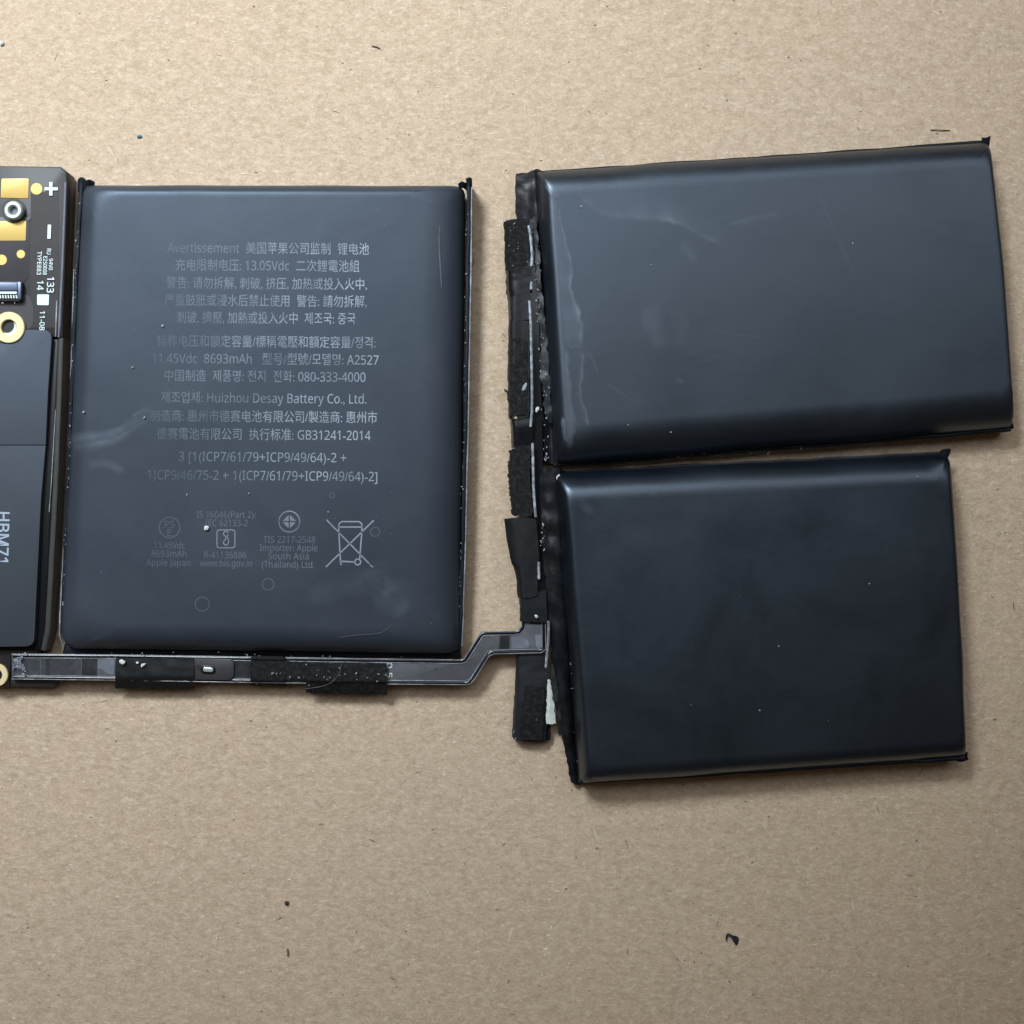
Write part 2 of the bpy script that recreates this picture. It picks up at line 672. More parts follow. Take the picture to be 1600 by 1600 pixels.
def text(name, s, cx, cy, w, z, m, parent, rot=0.0, em=None, bold=0.0):
    """flat print: centre and width in pixels"""
    cu = bpy.data.curves.new("tmp", 'FONT')
    cu.body = sans(s)
    cu.resolution_u = 2
    cu.offset = bold
    to = bpy.data.objects.new("tmp", cu)
    COL.objects.link(to)
    dg = bpy.context.evaluated_depsgraph_get()
    me = to.evaluated_get(dg).to_mesh()
    vs = [v.co.copy() for v in me.vertices]
    fs = [list(p.vertices) for p in me.polygons]
    to.to_mesh_clear()
    bpy.data.objects.remove(to)
    bpy.data.curves.remove(cu)
    x0, x1 = min(v.x for v in vs), max(v.x for v in vs)
    k = (H - z) / H * PX
    sx = w * k / (x1 - x0)
    sy = sx if em is None else em * k
    c = P(cx, cy, z)
    R_ = Matrix.Rotation(rot, 3, 'Z')
    out = []
    for v in vs:
        out.append(c + R_ @ Vector(((v.x - (x0 + x1) / 2) * sx, (v.y - 0.36) * sy, 0)))
    return new_obj(name, out, fs, m, parent)


def stroke(name, lines, w, z, m, parent):
    """flat printed line work: list of pixel polylines (closed if first == last)"""
    verts, faces = [], []
    for ln in lines:
        C = [P(x, y, z) for x, y in ln]
        n = len(C)
        closed = (C[0] - C[-1]).length < 1e-9
        base = len(verts)
        for i in range(n):
            a = C[i - 1] if i > 0 else (C[-2] if closed else C[0])
            b = C[i + 1] if i < n - 1 else (C[1] if closed else C[-1])
            d1 = (C[i] - a)
            d2 = (b - C[i])
            d1 = d1.normalized() if d1.length > 1e-9 else d2.normalized()
            d2 = d2.normalized() if d2.length > 1e-9 else d1
            d = (d1 + d2).normalized()
            s = Vector((-d.y, d.x, 0))
            cs = max(0.5, s.dot(Vector((-d1.y, d1.x, 0))))
            h = w * PX / 2 / cs
            verts += [C[i] + s * h, C[i] - s * h]
        for i in range(n - 1):
            faces.append((base + 2 * i, base + 2 * i + 1, base + 2 * i + 3, base + 2 * i + 2))
    return new_obj(name, verts, faces, m, parent)


def circ(cx, cy, r, n=28):
    return [(cx + r * math.cos(2 * math.pi * i / n), cy + r * math.sin(2 * math.pi * i / n)) for i in range(n)] + [(cx + r, cy)]


def bits(name, specs, m, parent=None, seed=1):
    """many tiny irregular lumps in one mesh; specs = (px, py, z, radius_px, stretch, angle)"""
    rnd = random.Random(seed)
    bm = bmesh.new()
    for px, py, z, r, st, an in specs:
        c = P(px, py, z)
        k = PX * r
        R_ = Matrix.Rotation(an, 3, 'Z')
        g = bmesh.ops.create_icosphere(bm, subdivisions=1, radius=1)
        for v in g["verts"]:
            q = Vector((v.co.x * k * st, v.co.y * k, v.co.z * k * 0.6)) * rnd.uniform(0.65, 1.25)
            v.co = c + R_ @ q + Vector((0, 0, k * 0.4))
    verts = [v.co.copy() for v in bm.verts]
    bm.verts.index_update()
    faces = [[v.index for v in f.verts] for f in bm.faces]
    bm.free()
    return new_obj(name, verts, faces, m, parent)


def flakes(name, specs, m, parent, seed=1):
    """many thin flat flecks in one mesh; specs = (px, py, z, len_px, wid_px, angle)"""
    rnd = random.Random(seed)
    verts, faces = [], []
    for px, py, z, l, w, an in specs:
        c = P(px, py, z)
        ca, sa = math.cos(an), math.sin(an)
        b = len(verts)
        bend = rnd.uniform(-0.35, 0.35) * l
        ring_ = [(-l, 0), (-l * .3, -w + bend * .6), (l * .4, -w * .8 + bend * .6), (l, bend * .2), (l * .35, w + bend * .6), (-l * .4, w * .8 + bend * .6)]
        for x, y in ring_:
            verts.append(c + Vector(((x * ca - y * sa) * PX, (x * sa + y * ca) * PX, rnd.uniform(0, 0.00004))))
        verts.append(c + Vector((0, bend * .5 * PX, 0.00006)))
        for i in range(6):
            faces.append((b + i, b + (i + 1) % 6, b + 6))
    return new_obj(name, verts, faces, m, parent)


# ------------------------------------------------------------------ the surface: a cardboard sheet
def build_cardboard():
    s = 0.45
    v = [(-s, -s, 0), (s, -s, 0), (s, s, 0), (-s, s, 0), (-s, -s, -.004), (s, -s, -.004), (s, s, -.004), (-s, s, -.004)]
    f = [(0, 1, 2, 3), (4, 7, 6, 5), (0, 4, 5, 1), (1, 5, 6, 2), (2, 6, 7, 3), (3, 7, 4, 0)]
    o = new_obj("cardboard_sheet", v, f, M['cardboard'])
    o["kind"] = "structure"
    o["label"] = "plain brown kraft cardboard under the battery parts"
    rnd = random.Random(3)
    sp = lambda n, l0, l1, w0, w1, spread: [(rnd.uniform(-120, 1720), rnd.uniform(-120, 1720), 0.00002, rnd.uniform(l0, l1), rnd.uniform(w0, w1),
                                              rnd.gauss(0, spread)) for _ in range(n)]
    a = flakes("pale_fleck", sp(900, 1.0, 4.2, 0.5, 1.1, 0.5), M['fibre_pale'], o)
    b = flakes("dark_fleck", sp(420, 0.8, 3.0, 0.5, 1.2, 0.6), M['fibre_dark'], o)
    e = flakes("long_fibre", [(rnd.uniform(-60, 1660), rnd.uniform(-60, 1660), 0.00002, rnd.uniform(5, 13), rnd.uniform(0.35, 0.6), rnd.gauss(0, 0.9)) for _ in range(150)], M['fibre_mid'], o)
    e["kind"] = "stuff"
    g = flakes("dark_fibre", [(rnd.uniform(-60, 1660), rnd.uniform(-60, 1660), 0.00002, rnd.uniform(4, 9), rnd.uniform(0.3, 0.5), rnd.gauss(0, 0.9)) for _ in range(70)], M['fibre_dark'], o)
    g["kind"] = "stuff"
    c = flakes("white_fleck", sp(120, 0.8, 2.2, 0.6, 1.3, 0.9), M['crumb'], o)
    smear("water_stain", [(1042, 1440), (1034, 1466), (1046, 1486), (1062, 1510), (1060, 1540), (1050, 1568), (1049, 1610)], 7, 0.00006, o, 0.55, (0, 0.2, 0.5, 1, 0.2, 0), M['stain'])
    d = flakes("white_residue", [(861, 1449, .00004, 3.5, 1.6, 1.2), (857, 1462, .00004, 3, 2, .6), (853, 1483, .00004, 4, 2.5, .3), (851, 1492, .00004, 2, 1.5, 1), (847, 1524, .00004, 2, 1.5, 1)], M['fibre_pale'], o)
    d["kind"] = "stuff"
    for k in (a, b, c):
        k["kind"] = "stuff"
    return o


# ------------------------------------------------------------------ the middle cell with the printed text
def seam_wall(name, pts, parent, thick=0.0005, z0=0.0006, m=None, wob=0.0002, seed=0, n=40):
    """upright folded seam along pts (px, py, ztop)"""
    C = lin([P(*p) for p in pts], n)
    verts, faces = [], []
    for i, c in enumerate(C):
        d = (C[min(i + 1, n - 1)] - C[max(i - 1, 0)])
        d.z = 0
        d.normalize()
        s = Vector((-d.y, d.x, 0))
        w = wob * noise.noise(Vector((i * 0.35, seed * 2.1, 0)))
        zt = c.z + wob * noise.noise(Vector((i * 0.5, seed, 4)))
        for sx, z in ((-1, z0), (-1, zt - 0.0001), (-0.5, zt), (0.5, zt), (1, zt - 0.0001), (1, z0)):
            p = c + s * (thick / 2 * sx + w)
            verts.append((p.x, p.y, z))
    for i in range(n - 1):
        for k in range(6):
            k2 = (k + 1) % 6
            faces.append((i * 6 + k, i * 6 + k2, i * 6 + 6 + k2, i * 6 + 6 + k))
    faces += [list(range(6)), [(n - 1) * 6 + k for k in range(6)]]
    return new_obj(name, verts, faces, m or M['seam'], parent, 50)


def build_middle_cell():
    z = 0.0068
    t = thing("battery_cell", "dark grey pouch battery cell with faded multilingual warning print on its top", "battery cell", P(415, 650, 0),
              "pouch battery cells")
    pillow("pouch", [(123, 285, 0.0055), (726, 287, 0.0050), (719, 1020, 0.0018), (98, 1013, 0.0028)], z,
           (0.0022, 0.0062, 0.0042, 0.0040), 0.0040, M['pouch'], t, (16, 14, 20, 26), (0, 0, 0, 0), 0.00012, 2)
    seam_wall("folded_seam", [(733, 280, 0.0046), (731, 420, 0.0042), (728, 640, 0.0040), (723, 860, 0.0038), (718, 1014, 0.0034)], t, 0.0006, seed=1)
    seam_wall("folded_seam", [(127, 279, 0.0046), (119, 420, 0.0042), (111, 620, 0.0040), (103, 820, 0.0038), (97, 990, 0.0034)], t, 0.0006, seed=2)
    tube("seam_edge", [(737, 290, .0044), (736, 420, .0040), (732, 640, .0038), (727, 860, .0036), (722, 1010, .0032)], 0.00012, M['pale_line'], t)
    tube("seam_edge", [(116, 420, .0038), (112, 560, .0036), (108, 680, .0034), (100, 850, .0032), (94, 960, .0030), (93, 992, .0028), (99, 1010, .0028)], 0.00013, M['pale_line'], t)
    # folded film ears at the two upper corners
    sheet("corner_ear", [[(121, 280, .0046), (127, 276, .0048), (134, 281, .0046)], [(121, 300, .0040), (126, 298, .0044), (131, 303, .0040)]],
          M['seam'], t, 0.0004, 6, 6, 0.0001, 0.0001, seed=3)
    sheet("corner_ear", [[(728, 279, .0048), (733, 277, .0050), (738, 279, .0048)], [(729, 305, .0040), (734, 303, .0044), (738, 308, .0040)]],
          M['seam'], t, 0.0004, 6, 6, 0.0001, 0.0001, seed=4)
    sheet("corner_ear", [[(716, 287, .0050), (722, 284, .0052), (729, 287, .0048)], [(718, 296, .0046), (724, 294, .0046), (730, 298, .0040)]],
          M['crinkle'], t, 0.0003, 6, 5, 0.0001, 0.0001, seed=5)
    sheet("corner_ear", [[(131, 283, .0050), (139, 281, .0052), (148, 286, .0048)], [(131, 294, .0046), (139, 291, .0046), (147, 294, .0042)]],
          M['seam'], t, 0.0003, 6, 5, 0.0001, 0.0001, seed=6)
    slab("bottom_seam", [(100, 1006), (719, 1012), (721, 1030), (96, 1023)], 0.0006, 0.0024, M['seam'], t, 0.0003)
    zi = z + 0.000025
    L = [("Avertissement  美国苹果公司监制  锂电池", 419, 388, 315),
         ("充电限制电压: 13.05Vdc  二次鋰電池組", 418, 415, 287),
         ("警告: 请勿拆解, 刺破, 挤压, 加热或投入火中,", 417, 443, 313),
         ("严重鼓胀或浸水后禁止使用  警告: 請勿拆解,", 415, 470, 316),
         ("刺破, 擠壓, 加熱或投入火中  제조국: 중국", 416, 497, 279),
         ("标称电压和额定容量/標稱電壓和額定容量/정격:", 416, 534, 342),
         ("11.45Vdc  8693mAh   型号/型號/모델명: A2527", 415, 561, 353),
         ("中国制造  제품명: 전지  전화: 080-333-4000", 414, 588, 314),
         ("제조업체: Huizhou Desay Battery Co., Ltd.", 412, 622, 321),
         ("制造商: 惠州市德赛电池有限公司/製造商: 惠州市", 412, 651, 355),
         ("德赛電池有限公司  执行标准: GB31241-2014", 412, 679, 334),
         ("3 [1(ICP7/61/79+ICP9/49/64)-2 +", 410, 714, 262),
         ("1ICP9/46/75-2 + 1(ICP7/61/79+ICP9/49/64)-2]", 410, 743, 359)]
    r = math.radians(-0.5)
    for s, cx, cy, w in L:
        text("printed_line", s, cx, cy, w, zi, M['ink'], t, r, 20.3)
    for s, cx, cy, w in [("11.45Vdc", 265, 852, 48), ("8693mAh", 264, 865, 55), ("Apple Japan", 263, 879, 69),
                         ("IS 16046(Part 2)/", 354, 804, 93), ("IEC 62133-2", 354, 817, 66), ("R-41136886", 352, 867, 66),
                         ("www.bis.gov.in", 353, 880, 82), ("TIS 2217-2548", 452, 843, 81), ("Importer: Apple", 451, 856, 90),
                         ("South Asia", 451, 869, 63), ("(Thailand) Ltd.", 450, 882, 82)]:
        text("printed_line", s, cx, cy, w, zi, M['ink_faint'], t, r, 14.2)
    # certification marks
    mk = stroke("safety_mark", [circ(265, 824, 16)], 1.6, zi, M['ink_faint'], t)
    text("printed_letter", "PS", 265, 819, 15, zi, M['ink_faint'], mk, r, 15)
    text("printed_letter", "E", 265, 832, 7, zi, M['ink_faint'], mk, r, 15)
    bx = rpoly([(339, 828), (367, 828), (367, 856), (339, 856)], 4, 3)
    cv = [(357, 832), (352, 830), (349, 834), (352, 838), (356, 842), (357, 848), (353, 852), (349, 848), (352, 843), (355, 839), (356, 835)]
    cv = [(p.x, p.y) for p in cat_rom([Vector((a, b, 0)) for a, b in cv], 40)]
    stroke("standards_mark", [bx + [bx[0]], cv], 1.5, zi, M['ink_mark'], t)
    stroke("industry_mark", [circ(452, 815, 16.3)], 1.8, zi, M['ink'], t)
    d = 9.0
    tri = []
    for sx, sy in ((1, 1), (1, -1), (-1, 1), (-1, -1)):     # four cut quarters of the diamond
        g = 1.0
        tri.append([(452 + sx * g, 815 + sy * g), (452 + sx * (d - g + 2.5), 815 + sy * g), (452 + sx * g, 815 + sy * (d - g + 2.5))])
    vv, ff = [], []
    for tr in tri:
        ff.append(tuple(range(len(vv), len(vv) + 3)))
        vv += [P(x, y, zi) for x, y in tr]
    new_obj("diamond_mark", vv, ff, M['ink'], t)
    bin_lines = [[(510, 812), (583, 887)], [(584, 813), (509, 886)],
                 [(529, 824), (530, 818), (534, 815), (561, 815), (565, 818), (566, 824)],
                 [(529, 823.5), (566, 823.5)], [(529, 823), (532, 877)], [(566, 823), (562, 873)],
                 [(532, 877), (554, 878)], [(532, 877), (533, 883)], circ(559, 878, 4.6, 18)]
    stroke("crossed_bin_mark", bin_lines, 2.0, zi, M['ink_mark'], t)
    # rub marks and rings left on the film
    for cx, cy, rr in ((519, 774, 4), (419, 913, 9), (586, 831, 7), (316, 944, 11)):
        stroke("ring_stain", [circ(cx, cy, rr)], 1.1, zi, M['ring'], t)
    band("scuff_mark", [(100, 676), (140, 672), (175, 668), (205, 652), (236, 632)], [(112, 714), (150, 704), (185, 694), (212, 676), (242, 654)], zi, t, (0, 0.3, 0.5, 0.3, 0.5, 0.25, 0), end=0.25)
    smear("scuff_mark", [(135, 726), (165, 724), (198, 738)], 8, zi, t, 0.35, (0, 0.6, 0.8, 0.4, 0))
    smear("scuff_mark", [(205, 652), (220, 644), (240, 636)], 6, zi, t, 0.5, (0, 0.6, 1, 0.5, 0))
    smear("scuff_mark", [(575, 880), (605, 920), (640, 960)], 30, zi, t, 0.30, (0, 0.5, 0.9, 0.8, 0.3, 0))
    smear("scuff_mark", [(470, 940), (540, 915), (600, 905)], 24, zi, t, 0.16, (0, 0.6, 0.9, 0.5, 0))
    smear("scratch", [(687, 352), (686, 380), (688, 420), (690, 450)], 1.0, zi, t, 0.6, (0.4, 1, 0.4), end=0.05)
    tube("lint_hair", cat_rom([P(*q) for q in [(530, 996, .0066), (560, 992, .0069), (590, 990, .00692), (604, 984, .00692), (612, 976, .00692)]], 30), 0.00003, M['hair'], t, 4, True)
    return t


# ------------------------------------------------------------------ the two right-hand cells
def build_upper_cell():
    z = 0.0080
    t = thing("battery_cell", "upper right black pouch cell with whitish scuffs along its left edge", "battery cell", P(1210, 470, 0), "pouch battery cells")
    pillow("pouch", [(838, 264, 0.0055), (1546, 218, 0.0055), (1582, 669, 0.0045), (868, 728, 0.0016)], z,
           (0.0046, 0.0013, 0.0058, 0.0022), 0.0050, M['pouch_dark'], t, (4, 7, 7, 6), (0, 0.0003, 0, 0), 0.00024, 5)
    seam_wall("folded_seam", [(842, 270, .0030), (1000, 259, .0032), (1250, 242, .0034), (1540, 222, .0038)], t, 0.0006, seed=5)
    seam_wall("folded_seam", [(866, 727, .0024), (1100, 709, .0030), (1350, 690, .0034), (1580, 671, .0040)], t, 0.0006, seed=6)
    sheet("corner_ear", [[(1534, 216, .0044), (1542, 214.5, .0046), (1548.5, 212.5, .0048)], [(1535, 228, .0038), (1541, 230, .0042), (1545, 231, .0038)]],
          M['seam'], t, 0.0005, 6, 6, 0.0001, 0.0001, seed=7)
    sheet("corner_ear", [[(1566, 660, .0036), (1576, 656, .0040), (1582, 659, .0038)], [(1566, 674, .0030), (1577, 672, .0034), (1584, 669, .0032)]],
          M['seam'], t, 0.0005, 6, 6, 0.0001, 0.0001, seed=8)
    # sealed terrace on the left, folded down towards the flex cable
    sheet("sealed_flange", [[(805, 272, .0028), (822, 269, .0031), (838, 265, .0034), (848, 268, .0056)],
                            [(806, 330, .0022), (824, 330, .0028), (840, 330, .0030), (853, 330, .0054)],
                            [(822, 430, .0018), (832, 430, .0026), (846, 430, .0022), (859, 430, .0052)],
                            [(830, 540, .0016), (840, 540, .0026), (856, 540, .0022), (866, 540, .0050)],
                            [(836, 640, .0014), (846, 640, .0024), (862, 640, .0020), (874, 640, .0046)],
                            [(842, 715, .0010), (852, 722, .0018), (864, 724, .0018), (878, 712, .0036)]],
          M['crinkle'], t, 0.00025, 16, 60, 0.00030, 0.0003, 420, 3)
    sheet("torn_film", [[(832, 338, .0036), (838, 338, .0037)], [(834, 400, .0036), (843, 400, .0038)], [(838, 450, .0036), (847, 450, .0038)],
                        [(843, 500, .0035), (852, 500, .0037)], [(845, 560, .0034), (857, 560, .0037)], [(848, 620, .0033), (861, 620, .0036)],
                        [(856, 660, .0030), (864, 660, .0032)]],
          M['tape_grey'], t, 0.00015, 6, 60, 0.0003, 0.0005, 500, 9)
    zi = z + 0.00002
    S = lambda *a, **k: smear("scuff_mark", *a, **k)
    band("scuff_mark", [(862, 296), (867, 350), (872, 420), (877, 500), (880, 552)],
         [(869, 300), (879, 350), (888, 385), (899, 418), (896, 446), (905, 475), (914, 512), (911, 552)], zi, t, (0, 0.46, 0.42, 0.34, 0.42, 0.85, 0), end=0.12)
    band("scuff_mark", [(879, 540), (882, 590), (884, 640), (882, 704)], [(893, 540), (892, 590), (898, 640), (902, 668), (894, 704)], zi, t, (0, 0.55, 0.7, 0.5, 0), end=0.1)
    band("scuff_mark", [(900, 545), (900, 575), (898, 612), (904, 640), (910, 668)], [(913, 545), (913, 575), (909, 612), (917, 640), (921, 668)], zi, t, (0, 0.08, 0.2, 0.65, 0), end=0.1)
    S([(876, 543), (892, 541), (912, 544)], 2.2, zi, t, 0.7, (0, 1, 0))
    S([(886, 692), (882, 675), (879, 650)], 4, zi, t, 0.8, (0, 1, 0.7, 0))
    S([(858, 303), (866, 304), (874, 302)], 8, zi, t, 0.8, (0, 0.7, 1, 0.5, 0))
    band("scuff_mark", [(905, 284), (945, 290), (1010, 300), (1080, 320), (1150, 360)], [(893, 292), (916, 322), (948, 343), (1000, 347), (1050, 352), (1095, 374), (1150, 396)],
         zi, t, (0, 0.12, 0.20, 0.24, 0.30, 0.55, 0), end=0.2)
    S([(1138, 352), (1175, 343), (1220, 335)], 6, zi, t, 0.30, (0, 0.6, 1, 0))
    S([(1028, 470), (1020, 505), (1040, 545)], 18, zi, t, 0.30, (0, 0.8, 0.9, 0.5, 0))
    S([(1050, 480), (1065, 510), (1060, 545)], 16, zi, t, 0.22, (0, 0.5, 0.9, 0.5, 0))
    S([(1060, 380), (1080, 396), (1085, 410)], 12, zi, t, 0.28, (0, 0.6, 1, 0.5, 0))
    S([(1055, 596), (1062, 594), (1068, 598)], 6, zi, t, 0.30, (0, 0.8, 1, 0.5, 0))
    S([(912, 545), (925, 560), (935, 585)], 1.6, zi, t, 0.6, (0, 1, 0))
    S([(1110, 515), (1150, 523), (1200, 526)], 3.0, zi, t, 0.14, (0, 1, 0))
    S([(935, 590), (980, 620), (1030, 642)], 3.0, zi, t, 0.14, (0, 1, 0))
    smear("crease", [(1262, 272), (1285, 315), (1310, 375), (1335, 430), (1362, 500)], 3.0, zi, t, 0.24, (0, 0.4, 1, 0.2, 0), end=0.3)
    return t


def build_lower_cell():
    z = 0.0080
    t = thing("battery_cell", "smooth black pouch cell below the scuffed one, at the lower right", "battery cell", P(1195, 960, 0), "pouch battery cells")
    pillow("pouch", [(866, 739, 0.0030), (1482, 709, 0.0046), (1508, 1183, 0.0046), (905, 1222, 0.0030)], z,
           (0.0044, 0.0015, 0.0032, 0.0022), 0.0050, M['pouch_shaded'], t, (5, 7, 7, 6), (0, 0.0003, 0, 0), 0.00030, 11)
    seam_wall("folded_seam", [(880, 739, .0020), (1100, 727, .0024), (1300, 717, .0028), (1478, 708, .0034)], t, 0.0006, seed=8)
    seam_wall("folded_seam", [(905, 1222, .0050), (1100, 1211, .0052), (1300, 1198, .0053), (1508, 1185, .0054)], t, 0.0006, seed=9)
    sheet("corner_ear", [[(1470, 705, .0040), (1479, 702, .0044), (1486, 703, .0042)], [(1470, 714, .0036), (1478, 716, .0040), (1483, 713, .0036)]],
          M['seam'], t, 0.0005, 6, 6, 0.0001, 0.0001, seed=10)
    sheet("corner_ear", [[(1495, 1178, .0036), (1506, 1174, .0040), (1511, 1180, .0038)], [(1495, 1190, .0030), (1505, 1190, .0034), (1513, 1187, .0032)]],
          M['seam'], t, 0.0005, 6, 6, 0.0001, 0.0001, seed=11)
    sheet("sealed_flange", [[(844, 734, .0044), (858, 731, .0048), (876, 732, .0046), (881, 736, .0018), (888, 744, .0050)],
                            [(845, 790, .0042), (859, 790, .0047), (876, 790, .0044), (883, 790, .0016), (891, 790, .0050)],
                            [(848, 850, .0040), (862, 850, .0046), (878, 850, .0042), (885, 850, .0014), (894, 850, .0050)],
                            [(853, 920, .0038), (866, 920, .0044), (882, 920, .0040), (889, 920, .0012), (898, 920, .0050)],
                            [(860, 1000, .0034), (872, 1000, .0040), (887, 1000, .0034), (893, 1000, .0010), (903, 1000, .0048)],
                            [(866, 1080, .0026), (880, 1080, .0032), (891, 1080, .0024), (898, 1080, .0008), (908, 1080, .0046)],
                            [(880, 1160, .0018), (890, 1160, .0022), (898, 1160, .0014), (904, 1160, .0008), (913, 1160, .0044)],
                            [(893, 1224, .0012), (899, 1225, .0014), (904, 1224, .0010), (908, 1224, .0008), (915, 1222, .0040)]],
          M['crinkle'], t, 0.00025, 20, 80, 0.00035, 0.0003, 380, 5)
    sheet("torn_film", [[(859, 1040, .0034), (864, 1036, .0036)], [(862, 1070, .0030), (871, 1068, .0034)], [(868, 1110, .0022), (875, 1108, .0026)],
                        [(873, 1150, .0012), (879, 1148, .0016)]], M['film_dark'], t, 0.00012, 5, 20, 0.0002, 0.0003, 500, 12)
    zi = z + 0.00002
    smear("scuff_mark", [(905, 770), (915, 790), (930, 800)], 10, zi, t, 0.22, (0, 0.7, 1, 0.4, 0))
    smear("scuff_mark", [(985, 770), (1000, 762), (1030, 768)], 12, zi, t, 0.20, (0, 0.7, 1, 0.4, 0))
    smear("scuff_mark", [(960, 820), (990, 835), (1020, 850)], 22, zi, t, 0.08, (0, 0.7, 1, 0.4, 0))
    return t


# ------------------------------------------------------------------ the flex cable with its tapes
def offset_poly(poly, d):
    k = len(poly)
    out = []
    for i in range(k):
        a, b, c = Vector(poly[i - 1]), Vector(poly[i]), Vector(poly[(i + 1) % k])
        d1, d2 = (b - a).normalized(), (c - b).normalized()
        n1, n2 = Vector((-d1.y, d1.x)), Vector((-d2.y, d2.x))
        n = (n1 + n2)
        n = n / max(0.35, n.dot(n1))
        out.append(tuple(b + n * d))
    return out


def build_flex():
    t = thing("flex_cable", "grey and black flex cable with foam pads, bent in an L between the cells", "flex cable", P(600, 1045, 0))
    zt = 0.0032
    poly = [(18, 1022), (180, 1023), (360, 1026), (560, 1029), (724, 1031), (752, 987), (808, 986), (815, 980), (815, 940), (852, 940),
            (853, 1016), (849, 1020), (766, 1022), (738, 1067), (732, 1070), (600, 1069), (360, 1066), (180, 1063), (18, 1061)]
    slab("cable_film", rpoly(poly, 3, 3), zt - 0.00030, zt, M['film'], t, 0.00008)
    # the raised glossy bead along both edges, with highlights painted as pale lines beside it
    inner = offset_poly(poly, 3.2)
    def run(idx, src, dz):
        return [(src[i][0], src[i][1], zt + dz) for i in idx]
    A = [0, 1, 2, 3, 4, 5, 6, 7, 8]
    B = [9, 10, 11, 12, 13, 14, 15, 16, 17, 18]
    def dense(pts):
        W_ = lin([P(*p) for p in pts], 90)
        return W_
    for idx in (A, B):
        tube("edge_bead", dense(run(idx, offset_poly(poly, 2.6), 0.00002)), 0.00030, M['gloss'], t, 8, True, 0.6)
        tube("highlight_line", dense(run(idx, offset_poly(poly, 0.2), 0.00012)), 0.00008, M['pale_line'], t, 6, True)
        tube("highlight_line", dense(run(idx, offset_poly(poly, 5.8), 0.00006)), 0.00007, M['pale_line'], t, 6, True)
    # lighter and darker patches; the light ones paint reflections on the glossy film
    zp = zt + 0.00003
    for q, mm in (([(64, 1029), (126, 1029), (126, 1059), (64, 1059)], 'film_mid'), ([(128, 1027), (152, 1027), (151, 1062), (127, 1062)], 'film_dark'),
                  ([(153, 1030), (179, 1030), (178, 1054), (166, 1052), (160, 1045), (153, 1045)], 'film_patch'),
                  ([(20, 1030), (62, 1030), (62, 1058), (20, 1058)], 'film_mid'),
                  ([(781, 992), (796, 992), (796, 1014), (780, 1014)], 'film_dark'),
                  ([(799, 995), (816, 994), (826, 1002), (826, 1012), (799, 1014)], 'film_patch'),
                  ([(836, 992), (849, 990), (849, 1012), (838, 1012)], 'film_patch')):
        slab("film_patch", rpoly(q, 2, 2), zt - 0.00005, zp, M[mm], t)
    slab("film_patch", rpoly([(72, 1024), (78, 1024), (77, 1062), (71, 1062)], 1, 2), zt - .00005, zp + .00002, M['film_dark'], t)
    slab("cover_gap", rpoly([(366, 1029), (398, 1030), (397, 1064), (365, 1063)], 2, 2), zt - .0001, zt + 0.00008, M['film_dark'], t)
    # small sensor window between the first two pads
    w = slab("sensor_window", rpoly([(298, 1028), (362, 1030), (366, 1034), (365, 1058), (358, 1063), (297, 1062)], [0, 4, 4, 4, 4, 0], 4), zt, zt + 0.00045,
             M['board_high'], t, 0.0001)
    ring("sensor_dot", 310, 1043, zt + .0003, zt + 0.00050, 0, 4.2, M['board_side'], w, 20)
    o = slab("sensor_body", rpoly([(313, 1040), (336, 1041), (336, 1053), (313, 1052)], 6, 4), zt + 0.0002, zt + 0.0007, M['gloss'], w, 0.0001)
    slab("sensor_contact", rpoly([(317, 1042.5), (333, 1043.5), (333, 1050.5), (317, 1049.5)], 3.5, 5), zt + .0006, zt + 0.00090, M['nickel'], w, 0.0001)
    text("printed_digit", "0", 608.5, 1039.5, 9, zt + 0.00003, M['white'], t, math.radians(-90), 12)
    text("printed_digit", "5", 608.5, 1055, 8, zt + 0.00003, M['white'], t, math.radians(-90), 12)
    text("printed_digit", "0", 681, 1046, 4, zt + 0.00003, M['board_side'], t, 0, 7)
    # pads wrapped over the horizontal run: top face, then folded down over the near edge
    def wrap(name, x0, x1, y0, y1, yb, m, zz, seed, tilt=0, rag=0.0002, jit=0.00008, label=None):
        rows = []
        for x in (x0, (x0 + x1) / 2, x1):
            k = tilt * (x - x0) / (x1 - x0)
            rows.append([(x + (1 if x == x0 else 0), y0 + k, zz - .0001), (x, (y0 + y1) / 2 + k, zz), (x, y1 - 3 + k, zz), (x, y1 + 1 + k, zz - .0004), (x, yb + k, zz - .0016)])
        return sheet(name, rows, m, t, 0.0003, 22, 30, jit, rag, 500, seed)
    wrap("tape_pad", 180, 303, 1028, 1061, 1076, M['tape'], zt + 0.0007, 1, 1, 0.0001, 0.00012)["label"] = "smooth black tape flap folded over the cable edge"
    wrap("foam_pad", 391, 446, 1027, 1064, 1071, M['foam'], zt + 0.0007, 2, 1, 0.0002, 0.0001)
    slab("pad_flap", [(395, 1025), (443, 1026), (443, 1031), (393, 1030)], zt, zt + 0.0009, M['tape'], t)
    sheet("foam_pad", [[(444, 1034, zt + .0006), (444, 1047, zt + .0006), (443, 1062, zt + .0006)], [(480, 1034, zt + .0006), (480, 1048, zt + .0006), (479, 1063, zt + .0006)]],
          M['foam'], t, 0.0003, 10, 12, 0.0001, 0.0002, 500, 3)
    wrap("foam_pad", 478, 604, 1035, 1066, 1083, M['foam'], zt + 0.0009, 4, 2, 0.00025, 0.00012)
    tube("lint_hair", cat_rom([P(*q) for q in [(534, 1036, zt + .0012), (530, 1052, zt + .0012), (518, 1066, zt + .0012), (500, 1073, zt + .0010), (478, 1076, zt + .0004)]], 40), 0.000035, M['hair'], t, 4, True)
    # ------- the vertical run beside the right-hand cells
    zv = 0.0040
